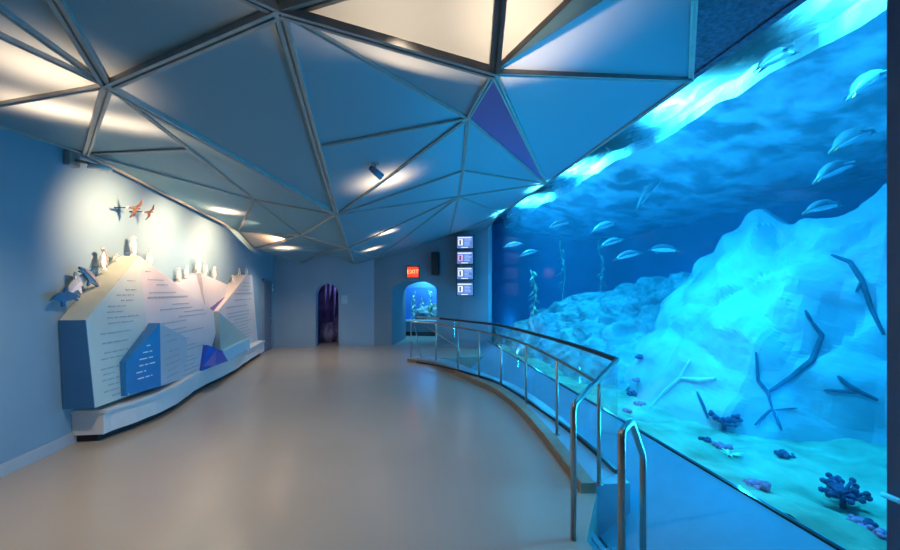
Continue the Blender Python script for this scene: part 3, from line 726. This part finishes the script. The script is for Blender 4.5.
bm = B(); ebox(bm, e0-1.2, e1+1.2, 4.6, 4.7, 0, 3); ebox(bm, e0-1.3, e0-1.2, 3.1, 4.7, 0, 3); ebox(bm, e1+1.2, e1+1.3, 3.1, 4.7, 0, 3); ebox(bm, e0-1.2, e1+1.2, 3.1, 4.7, .3, .4); struct('wall_passage.002', bm, M['tankwall'])
bm = B(); ebox(bm, e0-1.3, e1+1.3, 3.1, 4.7, 3.0, 3.1); struct('wall_passage.003', bm, M['slab'])
pp = ex((e0+e1)/2, 3.95, .75); blob('reef_rock', pp, .6, M['rock_g'], 'weedy reef rock behind the exit passage window', 'rock', 21, sq=(1.3, .7, .9), amp=.6)
pp = ex((e0+e1)/2+.7, 4.1, .9); blob('reef_rock', pp, .5, M['rock_g'], 'second reef rock right behind the passage window', 'rock', 33, sq=(.8, .7, 1.3), amp=.6)

# ------------------------------------------------------------------ tank
XB = 8.6
bm = B(); box(bm, (GX+.0, 1.95, .28), (GX+.05, 12.85, 4.12)); struct('window_1', bm, M['acrylic'], 'huge acrylic viewing window of the penguin tank')
bm = B(); box(bm, (XB, .8, -.4), (XB+.2, 15.2, TOP)); box(bm, (GX+.3, .6, -.4), (XB+.2, .8, TOP)); box(bm, (GX+.1, 15.0, -.4), (XB+.2, 15.2, TOP)); box(bm, (GX+.3, .8, -.4), (GX+.34, 1.955, TOP))
struct('wall_tank', bm, M['tankwall'], 'deep blue back wall of the tank')
WZ = 4.42
bm = B(); box(bm, (GX+.062, .82, -.3), (XB-.01, 14.98, WZ)); o = obj('water', bm, mat_water('tank_water', (.03, .79, .955), .36, (.1, .55, 1), .06)); tag(o, 'clear blue water filling the penguin tank', 'water', kind='stuff')
def grid(nu, nv, fn, name, m, smooth=True):
    bm = B(); V = [[bm.verts.new(fn(i/nu, j/nv)) for j in range(nv+1)] for i in range(nu+1)]
    for i in range(nu):
        for j in range(nv): bm.faces.new((V[i][j], V[i+1][j], V[i+1][j+1], V[i][j+1]))
    me = bpy.data.meshes.new(name); bm.to_mesh(me); bm.free()
    if smooth:
        for p in me.polygons: p.use_smooth = True
    return link(name, me, m)
def surf(u, v):
    x, y = GX+.065+(XB-.12-GX)*u, .9+14*v
    return Vector((x, y, WZ+.02+.06*fnoise((x*1.2, y*.8, 0))))
o = grid(60, 140, surf, 'water_surface', mat_watersurf('rippled_water')); tag(o, 'bright rippled underside of the water surface', 'water surface', kind='stuff')
def floorf(u, v):
    x, y = GX+.065+(XB-GX-.12)*u, .85+14*v
    return Vector((x, y, .08+.10*u+.15*max(0, 1-u*7)+.10*fnoise((x*.9, y*.9, 3))+.03*fnoise((x*4, y*4, 1))))
o = grid(90, 160, floorf, 'tank_floor', M['sand']); tag(o, 'green sandy bottom of the tank'); o['kind'] = 'structure'
def interp(tab, y):
    if y <= tab[0][0]: return Vector(tab[0][1:])
    for a, b in zip(tab, tab[1:]):
        if y <= b[0]:
            s = (y-a[0])/(b[0]-a[0]); return Vector(a[1:]).lerp(Vector(b[1:]), s)
    return Vector(tab[-1][1:])
def chunk(p, s):
    d, pts = noise.voronoi(Vector(p)*s); return d[1]-d[0], noise.cell(pts[0]*3.3) 
def cliff(y0, y1, foot, ridge, amp, nu, nv, name, m, seed, cs=.9, fine=.1):
    def fn(u, v):
        y = y0+(y1-y0)*u
        f = interp(foot, y); r = interp(ridge, y)       # (X, z)
        if v < .8:
            s = v/.8; prof = s**.82
            x = f.x+(r.x-f.x)*s; z = f.y+(r.y-f.y)*prof
        else:
            s = (v-.8)/.2; x = r.x+(XB-.1-r.x)*s*.8; z = r.y-(r.y-.1)*s*s
        p = Vector((x, y, z)); q = p+Vector((seed, 0, 0))
        e, c = chunk(q, cs)
        a = amp*min(1, .25+1.6*min(v, .5))
        k = .5*fnoise(q, .6, 3)+fine*fnoise(q, 2.6, 5)+.85*min(e, .5)-.25
        n = Vector((-.75, -.25, .5))
        return p+n*a*k
    return grid(nu, nv, fn, name, m, smooth=False)
foot1 = [(.9, 6.2, .0), (3, 6.0, .0), (4.05, 5.6, .0), (4.4, 5.0, .0), (4.8, 4.2, .0), (6, 4.05, .0), (7.3, 4.2, .0), (7.9, 4.6, 0)]
ridge1 = [(.9, 7.0, 3.7), (2, 6.6, 3.6), (4.2, 6.1, 3.3), (5.07, 6.1, 2.85), (5.5, 6.05, 3.0), (5.93, 6.0, 3.26), (6.6, 5.8, 3.05), (7.1, 5.6, 2.54), (7.3, 5.1, 1.8), (7.6, 4.8, 1.0), (7.9, 4.7, .4)]
o = cliff(.9, 7.9, foot1, ridge1, .62, 130, 90, 'ice_cliff', M['rock'], 4); tag(o, 'massive pale blue ice cliff at the right of the tank', 'rock')
foot2 = [(6.8, 4.0, 0), (9, 3.4, 0), (11, 3.25, 0), (12.6, 3.15, 0), (14.5, 3.15, 0)]
ridge2 = [(6.8, 6.5, 2.3), (9.3, 6.0, 2.25), (10, 5.0, 1.85), (11.1, 4.2, 1.4), (12.6, 3.6, .75), (14.5, 3.5, .5)]
o = cliff(6.8, 14.6, foot2, ridge2, .5, 130, 80, 'weedy_reef', M['rock_g'], 11, cs=1.5, fine=.34); tag(o, 'rough green blue reef slope at the far end of the tank', 'rock')
# pale shelf under the surface along the back, added for the mirrored ice
def shelf(u, v):
    y = .9+14*u
    edge = 4.05+.25*fnoise((y*.6, 0, 0))
    if v < .2: x, z = edge, WZ+.1-(v/.2)*.2
    else: x = edge+(XB-edge)*((v-.2)/.8); z = WZ-.1-.5*math.sin((v-.2)/.8*PI*.7)
    p = Vector((x, y, z)); e, c = chunk(p, .8)
    return p+Vector((-.3, 0, -.5))*(.5*fnoise(p, .8, 5)-.6*min(e, .5))*.4
o = grid(120, 40, shelf, 'mottled_shelf', M['ice'], smooth=False); tag(o, 'pale mottled shelf standing in for ice mirrored under the water surface', 'ice')

# dark branches / fissures standing on the ice cliff
dg = bpy.context.evaluated_depsgraph_get()
from mathutils.bvhtree import BVHTree
def bvh(o):
    me = o.data; return BVHTree.FromPolygons([v.co for v in me.vertices], [p.vertices for p in me.polygons])
T_CLIFF = bvh(bpy.data.objects['ice_cliff']); T_FLOOR = bvh(bpy.data.objects['tank_floor']); T_REEF = bvh(bpy.data.objects['weedy_reef'])
def hit(px, py, trees=(T_CLIFF, T_FLOOR, T_REEF)):
    r = ray(px, py).normalized(); best = None
    for tr in trees:
        h = tr.ray_cast(CAM, r)
        if h[0] is not None and (best is None or h[3] < best[3]): best = h
    return best
def branch(paths, name, m, label, cat, r0=.05, lift=.02):
    bm = B()
    for path, ra in paths:
        P = []
        for (x0, y0), (x1, y1) in zip(path, path[1:]):
            for k in range(5):
                h = hit(x0+(x1-x0)*k/5, y0+(y1-y0)*k/5)
                if h: P.append(h[0]+(CAM-h[0]).normalized()*lift)
        h = hit(*path[-1])
        if h: P.append(h[0]+(CAM-h[0]).normalized()*lift)
        if len(P) > 2:
            n = len(P); tube(bm, P, [ra*.6*(.35+.65*math.sin(PI*(.12+.8*i/(n-1)))) for i in range(n)], 7)
    if not len(bm.verts): bm.free(); return
    o = obj(name, bm, m); tag(o, label, cat); return o
branch([([(812, 322), (822, 335), (812, 360), (790, 378), (768, 392)], .055), ([(756, 352), (758, 380), (768, 392), (772, 408)], .035), ([(772, 408), (755, 425)], .03), ([(772, 408), (782, 430)], .03), ([(775, 410), (797, 408)], .02), ([(805, 310), (812, 322)], .035)],
       'sunken_branch', M['crack'], 'dark forked branch lying on the middle of the ice cliff', 'branch')
branch([([(878, 400), (862, 393), (848, 385), (838, 376)], .045), ([(862, 393), (840, 391), (824, 390)], .035)], 'sunken_branch', M['crack'], 'dark forked branch low on the right of the ice cliff', 'branch')
branch([([(832, 255), (850, 262), (862, 280), (872, 310), (884, 335)], .05), ([(862, 280), (856, 292)], .03)], 'sunken_branch', M['crack'], 'dark branch high on the right of the ice cliff', 'branch')
branch([([(697, 392), (703, 405), (708, 418)], .035)], 'sunken_branch', M['crack'], 'short dark stick low on the left of the ice cliff', 'branch')
branch([([(650, 408), (664, 392), (680, 378), (690, 360)], .045), ([(680, 378), (700, 380), (716, 378)], .05)], 'sunken_branch', M['palebranch'], 'pale forked branch at the left foot of the ice cliff', 'branch')

# corals on the tank floor
def coral_bush(name, px, py, size, m, label, kind, seed, lift=0):
    h = hit(px, py)
    c = h[0] if h else at_z(px, py, .1)
    rnd = random.Random(seed); bm = B()
    if kind == 'fan':
        tube(bm, [(0, 0, -.05), (0, 0, .25*size), (.02*size, 0, .45*size)], [.10*size, .08*size, .12*size], 8)
        for k in range(26):
            a = rnd.uniform(0, 2*PI); l = size*rnd.uniform(.35, .75); z = size*rnd.uniform(.45, .8)
            tube(bm, [(0, 0, .4*size), (math.cos(a)*l*.5, math.sin(a)*l*.5, z*.8), (math.cos(a)*l, math.sin(a)*l, z)], [.07*size, .06*size, .05*size], 6)
            bmesh.ops.create_icosphere(bm, subdivisions=1, radius=size*.11, matrix=Matrix.Translation((math.cos(a)*l, math.sin(a)*l, z)))
    elif kind == 'lump':
        for k in range(22):
            a = rnd.uniform(0, 2*PI); l = size*rnd.uniform(0, .6)
            bmesh.ops.create_icosphere(bm, subdivisions=2, radius=size*rnd.uniform(.14, .24), matrix=Matrix.Translation((math.cos(a)*l, math.sin(a)*l, size*rnd.uniform(.02, .28))))
    else:
        for k in range(12):
            a = rnd.uniform(0, 2*PI); l = size*rnd.uniform(.5, .9)
            tube(bm, [(0, 0, -.02), (math.cos(a)*l*.5, math.sin(a)*l*.5, size*.15), (math.cos(a)*l, math.sin(a)*l, size*rnd.uniform(.1, .3))], [.07*size, .06*size, .03*size], 6)
    o = obj(name, bm, m, smooth=True); o.location = c; tag(o, label, 'coral', 'corals on the tank floor'); return o
coral_bush('coral', 843, 507, .26, M['coral_dark'], 'dark purple table coral at the right of the tank floor', 'fan', 1)
coral_bush('coral', 757, 487, .15, M['coral_pink'], 'pink coral cluster touching the tank sill line', 'lump', 2)
coral_bush('coral', 721, 448, .15, M['coral_pink'], 'pink coral cluster beside the white branching coral', 'lump', 3)
coral_bush('coral', 729, 455, .17, M['coral_white'], 'white branching coral on the tank floor', 'branch', 4)
coral_bush('coral', 724, 430, .26, M['coral_dark'], 'dark purple coral at the foot of the ice cliff', 'fan', 5)
coral_bush('coral', 706, 441, .11, M['coral_dark'], 'small dark coral left of the pink cluster', 'lump', 6)
coral_bush('coral', 858, 524, .12, M['coral_pink'], 'pink coral below the purple table coral', 'lump', 7)
coral_bush('coral', 869, 529, .13, M['coral_dark'], 'dark coral between two pink ones at the lower right', 'lump', 8)
coral_bush('coral', 881, 536, .12, M['coral_pink'], 'pink coral at the edge of the dark blue column', 'lump', 9)
coral_bush('coral', 785, 456, .14, M['coral_dark'], 'flat dark coral in the middle of the tank floor', 'lump', 10)
coral_bush('coral', 638, 381, .14, M['coral_pink'], 'upper pink coral at the left foot of the reef', 'lump', 11)
coral_bush('coral', 640, 405, .14, M['coral_pink'], 'middle pink coral right of the balustrade corner', 'lump', 12)
coral_bush('coral', 627, 412, .12, M['coral_pink'], 'lowest pink coral at the balustrade corner', 'lump', 13)
coral_bush('coral', 632, 395, .16, M['coral_dark'], 'dark coral among the pink ones by the balustrade', 'lump', 14)
coral_bush('coral', 641, 358, .16, M['coral_dark'], 'dark coral higher on the reef beside the balustrade', 'lump', 15)
# kelp
def kelp(px, py0, py1, t, n, label, seed):
    rnd = random.Random(seed); p0 = at_t(px, py0, t); p1 = at_t(px+2, py1, t)
    th = thing('kelp_plant', label, 'kelp', p0, 'kelp at the far end of the tank')
    H = p1.z-p0.z
    bm = B(); P = [(math.sin(k*.8+seed)*.05*k/6, math.cos(k*.6)*.05, H*k/12) for k in range(13)]; tube(bm, P, .014, 6); obj('stem', bm, M['kelp'], th, smooth=True)
    bm = B()
    for k in range(n):
        z = H*(k+1)/(n+1); a = rnd.uniform(0, 2*PI); l = rnd.uniform(.16, .3)*(1.15-.5*z/H); d = Vector((math.cos(a), math.sin(a), -.7)).normalized(); s = d.cross(Vector((0, 0, 1))).normalized()
        b = Vector((math.sin(z*2)*.03, 0, z)); w = l*.2
        prism(bm, [b, b+d*l*.4+s*w, b+d*l, b+d*l*.4-s*w], Vector((.004, 0, .006)))
    obj('fronds', bm, M['kelp'], th)
kelp(534, 345, 270, 11.6, 60, 'leafy pale kelp plant standing at the far left of the tank', 1)
kelp(563, 325, 240, 13.0, 26, 'thin kelp strand behind the reef, just right of the leafy one', 2)
kelp(601, 300, 236, 12.6, 22, 'thin kelp strand rising behind the reef middle', 3)
for a_ in ((413, 324, 291, 17.3, 34, 'left kelp plant behind the exit passage window', 5), (421, 324, 298, 17.5, 30, 'middle kelp plant behind the exit passage window', 6), (430, 324, 290, 17.3, 34, 'right kelp plant behind the exit passage window', 7)):
    kelp(*a_)
for o in bpy.data.objects:
    if o.get('label', '').endswith('exit passage window') and o.get('category') == 'kelp': o['group'] = 'kelp behind the exit passage window'
# penguins: one continuous body each
def penguin_mesh():
    bm = B(); prof = [(-.36, .012), (-.33, .03), (-.27, .062), (-.18, .095), (-.06, .118), (.06, .115), (.16, .09), (.22, .064), (.26, .055), (.30, .054), (.335, .04), (.352, .02), (.38, .012), (.42, .003)]
    seg = 16; rings = []
    for x, r in prof:
        rings.append([bm.verts.new((x, math.cos(2*PI*k/seg)*r*1.05, math.sin(2*PI*k/seg)*r*.95-.02*max(0, abs(x)-.1))) for k in range(seg)])
    for i in range(len(rings)-1):
        for k in range(seg):
            f = bm.faces.new((rings[i][k], rings[i][(k+1) % seg], rings[i+1][(k+1) % seg], rings[i+1][k])); f.smooth = True
            an = (k+.5)/seg*360; x = prof[i][0]
            f.material_index = 1 if (205 < an < 335 and x < .24) else 0
            if x >= .335: f.material_index = 2
    bm.faces.new(rings[0][::-1]); bm.faces.new(rings[-1])
    def flat(q, th, mi):
        vs = [Vector(p) for p in q]; prism(bm, vs, th, mi)
    for s in (-1, 1):
        flat([(.13, .09*s, .0), (.10, .2*s, -.03), (.0, .3*s, -.06), (-.05, .31*s, -.06), (-.03, .2*s, -.03), (.03, .1*s, 0)], (0, 0, .014), 0)
        flat([(-.30, .03*s, -.02), (-.40, .06*s, -.03), (-.42, .03*s, -.03), (-.34, .01*s, -.02)], (0, 0, .012), 2)
    flat([(-.34, -.03, 0), (-.34, .03, 0), (-.45, .02, 0), (-.45, -.02, 0)], (0, 0, .012), 0)
    for v in bm.verts: v.co.z -= .55*v.co.x**2
    bmesh.ops.recalc_face_normals(bm, faces=bm.faces)
    me = bpy.data.meshes.new('penguin'); bm.to_mesh(me); bm.free()
    for k in ('pen_dark', 'pen_white', 'pen_orange'): me.materials.append(M[k])
    return me
PM = penguin_mesh()
RIGHT = Vector((1, -K, 0))/N; FWD = Vector((K, 1, 0))/N
PENG = [(513, 244, 11.7, 10, 1, .9, 'small distant penguin nearest the pier'), (529, 252, 11.2, 15, 1, .9, 'distant penguin second from the pier'), (560, 223, 10.2, 15, 1, 1, 'penguin gliding high above the leafy kelp'),
        (604, 225, 8.6, 18, 1, 1, 'uppermost penguin of the close trio over the reef'), (612, 241, 8.4, 15, 1, .9, 'middle penguin of the close trio over the reef'), (628, 254, 8.1, 12, 1, 1, 'lowest penguin of the close trio over the reef'),
        (664, 248, 7.6, -2, 1, 1, 'penguin swimming level left of the ice cliff peak'), (647, 193, 7.7, 232, 1, 1, 'penguin diving steeply in open blue water'), (851, 136, 4.15, 22, 1, 1, 'penguin swimming under the surface, upper of the pair by the column'),
        (834, 168, 4.3, 20, 1, .95, 'penguin gliding above the ice cliff, lower of the pair by the column'), (822, 205, 4.7, 10, 1, .85, 'penguin just above the ice cliff ridge'), (868, 80, 3.45, 28, 1, .9, 'penguin close under the surface beside the column'),
        (775, 56, 3.8, 25, 1, .85, 'penguin floating at the bright water surface')]
for i, (px, py, t, ang, s, sc, lab) in enumerate(PENG):
    o = link('penguin', PM); o.location = at_t(px, py, t)
    a = math.radians(ang); d = (RIGHT*math.cos(a)+Vector((0, 0, 1))*math.sin(a)+FWD*.25).normalized()
    roll = Vector((0, 0, 1)) if abs(d.z) < .9 else RIGHT
    yv = roll.cross(d).normalized(); zv = d.cross(yv).normalized()
    mrot = Matrix((d, yv, zv)).transposed() @ Matrix.Rotation(math.radians(-14), 3, 'X')
    o.rotation_euler = mrot.to_euler(); o.scale = (sc*.88, sc*.68, sc*.68)
    tag(o, 'dark backed '+lab, 'penguin', 'penguins swimming in the tank')

# ------------------------------------------------------------------ lights
def light(kind, name, loc, power, col, size=.1, rot=None, aim=None, spot=None, blend=.6, size_y=None, spread=None):
    l = bpy.data.lights.new(name, kind); l.energy = power; l.color = col
    if kind == 'AREA':
        l.size = size
        if size_y: l.shape = 'RECTANGLE'; l.size_y = size_y
        if spread: l.spread = spread
    else: l.shadow_soft_size = size
    if kind == 'SPOT': l.spot_size = spot or 1.2; l.spot_blend = blend
    o = bpy.data.objects.new(name, l); COL.objects.link(o); o.location = loc
    if aim is not None: o.rotation_euler = (Vector(aim)-Vector(loc)).to_track_quat('-Z', 'Y').to_euler()
    elif rot: o.rotation_euler = rot
    return o
WARM = (1, .82, .62)
PWR = .6
# lamps in the void above the translucent ceiling panels, and added fill below them
def above(px, py, tri, h, power, col=WARM, down=0):
    a, b, c = (Z[k] for k in tri); n = (b-a).cross(c-a).normalized()
    r = ray(px, py); t = (a-CAM).dot(n)/r.dot(n); p = CAM+r*t
    if n.z < 0: n = -n
    if down: light('SPOT', 'floor_fill', p-n*.06, down*(.7 *1.5 if p.y < 4 else 2.1), (1, .82, .62), .05, aim=p-n*.06-Vector((0, 0, 1)), spot=1.6 if p.y < 4 else 2.3, blend=1)  # added lamp without fixture, carries the panel glow to the floor
    light('SPOT', 'ceiling_lamp', p+n*h, power*PWR, col, .05, aim=p, spot=2.2, blend=1)
above(50, 72, ('N1', 'A2', 'A3'), .5, 65, down=60)
above(50, 108, ('N1', 'A3', 'N3'), .45, 60)
above(130, 125, ('N1', 'N3', 'P0'), .45, 40, down=110)
above(400, 5, ('N2', 'T4', 'N6'), .8, 85, down=35)
above(527, 12, ('N6', 'T4', 'T5'), .45, 40)
above(385, 181, ('Q1', 'Q2', 'N5'), .45, 70, down=40)
above(225, 211, ('N3', 'P1', 'W1'), .3, 60, down=45)
above(285, 248, ('P3', 'W2', 'P4'), .3, 60, down=70)
above(385, 233, ('S2', 'N5', 'NA'), .25, 60)
above(372, 249, ('S2', 'NA', 'X1'), .25, 40, down=40)
# wall washers in the slot between ceiling and left wall
for y in (6.5, 8.0, 9.5, 11.0):
    light('SPOT', 'wall_washer_lamp', (WX+1.3, y-.3, 3.3), 330, (1, .60, .32), .08, aim=(WX, y, 2.8), spot=1.75, blend=1)
# penguin tank lamps above the water, with added unseen fill at the sill
for y in (2.5, 4.8, 7.7, 10.8):
    light('AREA', 'tank_lamp', (3.6, y, 4.95), 500, (.06, .65, 1), .7, aim=(6.0, y, 1.2), size_y=2.2, spread=2.1)
    if y > 4: light('AREA', 'tank_fill', (3.05, y, .31), 25, (.2, .56, 1), .12, aim=(5.6, y, 3.4), size_y=1.6, spread=2.2)  # added unseen lamp, brightens shelf and cliff from below
    light('AREA', 'hall_fill', (GX+.1, y+.6, .36), 95, (.01, .50, 1), .1, aim=(-2.5, y+.6, 3.6), size_y=1.8)  # added unseen lamp, throws blue fill onto hall ceiling and wall
# cave lamp, passage tank lamp and an added passage fill
light('POINT', 'cave_lamp', (cx+.5, BY+.8, 2.4), 12, (.3, .25, 1), .1)
p = ex((e0+e1)/2, 3.8, 2.9); light('AREA', 'passage_tank_lamp', p, 100, (.12, .62, 1), 1.2, rot=(0, 0, 0))
p = ex((e0+e1)/2, 2.5, 2.9); light('AREA', 'passage_fill', p, 80, (.1, .55, 1), .6, rot=(0, 0, 0))  # added blue fill, brightens the reveal of the exit arch
# added warm fill, unseen behind the camera
light('AREA', 'near_fill', (.5, -2.5, 3.85), 15, (1, .86, .7), 1.5, rot=(0, 0, 0))

w = bpy.data.worlds.new('World'); S.world = w; w.use_nodes = True
w.node_tree.nodes['Background'].inputs['Color'].default_value = (.0, .0, .0, 1)
# ------------------------------------------------------------------ camera
cd = bpy.data.cameras.new('Camera'); cd.sensor_width = 36; cd.lens = 36*F/900; cd.shift_y = (HY-275)/900; cd.clip_start = .05
co = bpy.data.objects.new('Camera', cd); COL.objects.link(co); co.location = CAM; co.rotation_euler = (PI/2, 0, -math.atan(K)); S.camera = co
S.view_settings.view_transform = 'Standard'; S.view_settings.look = 'None'; S.view_settings.exposure = .1; S.view_settings.gamma = 1; S.view_settings.use_curve_mapping = False
S.cycles.max_bounces = 10; S.cycles.diffuse_bounces = 5; S.cycles.transparent_max_bounces = 32; S.cycles.sample_clamp_indirect = 6
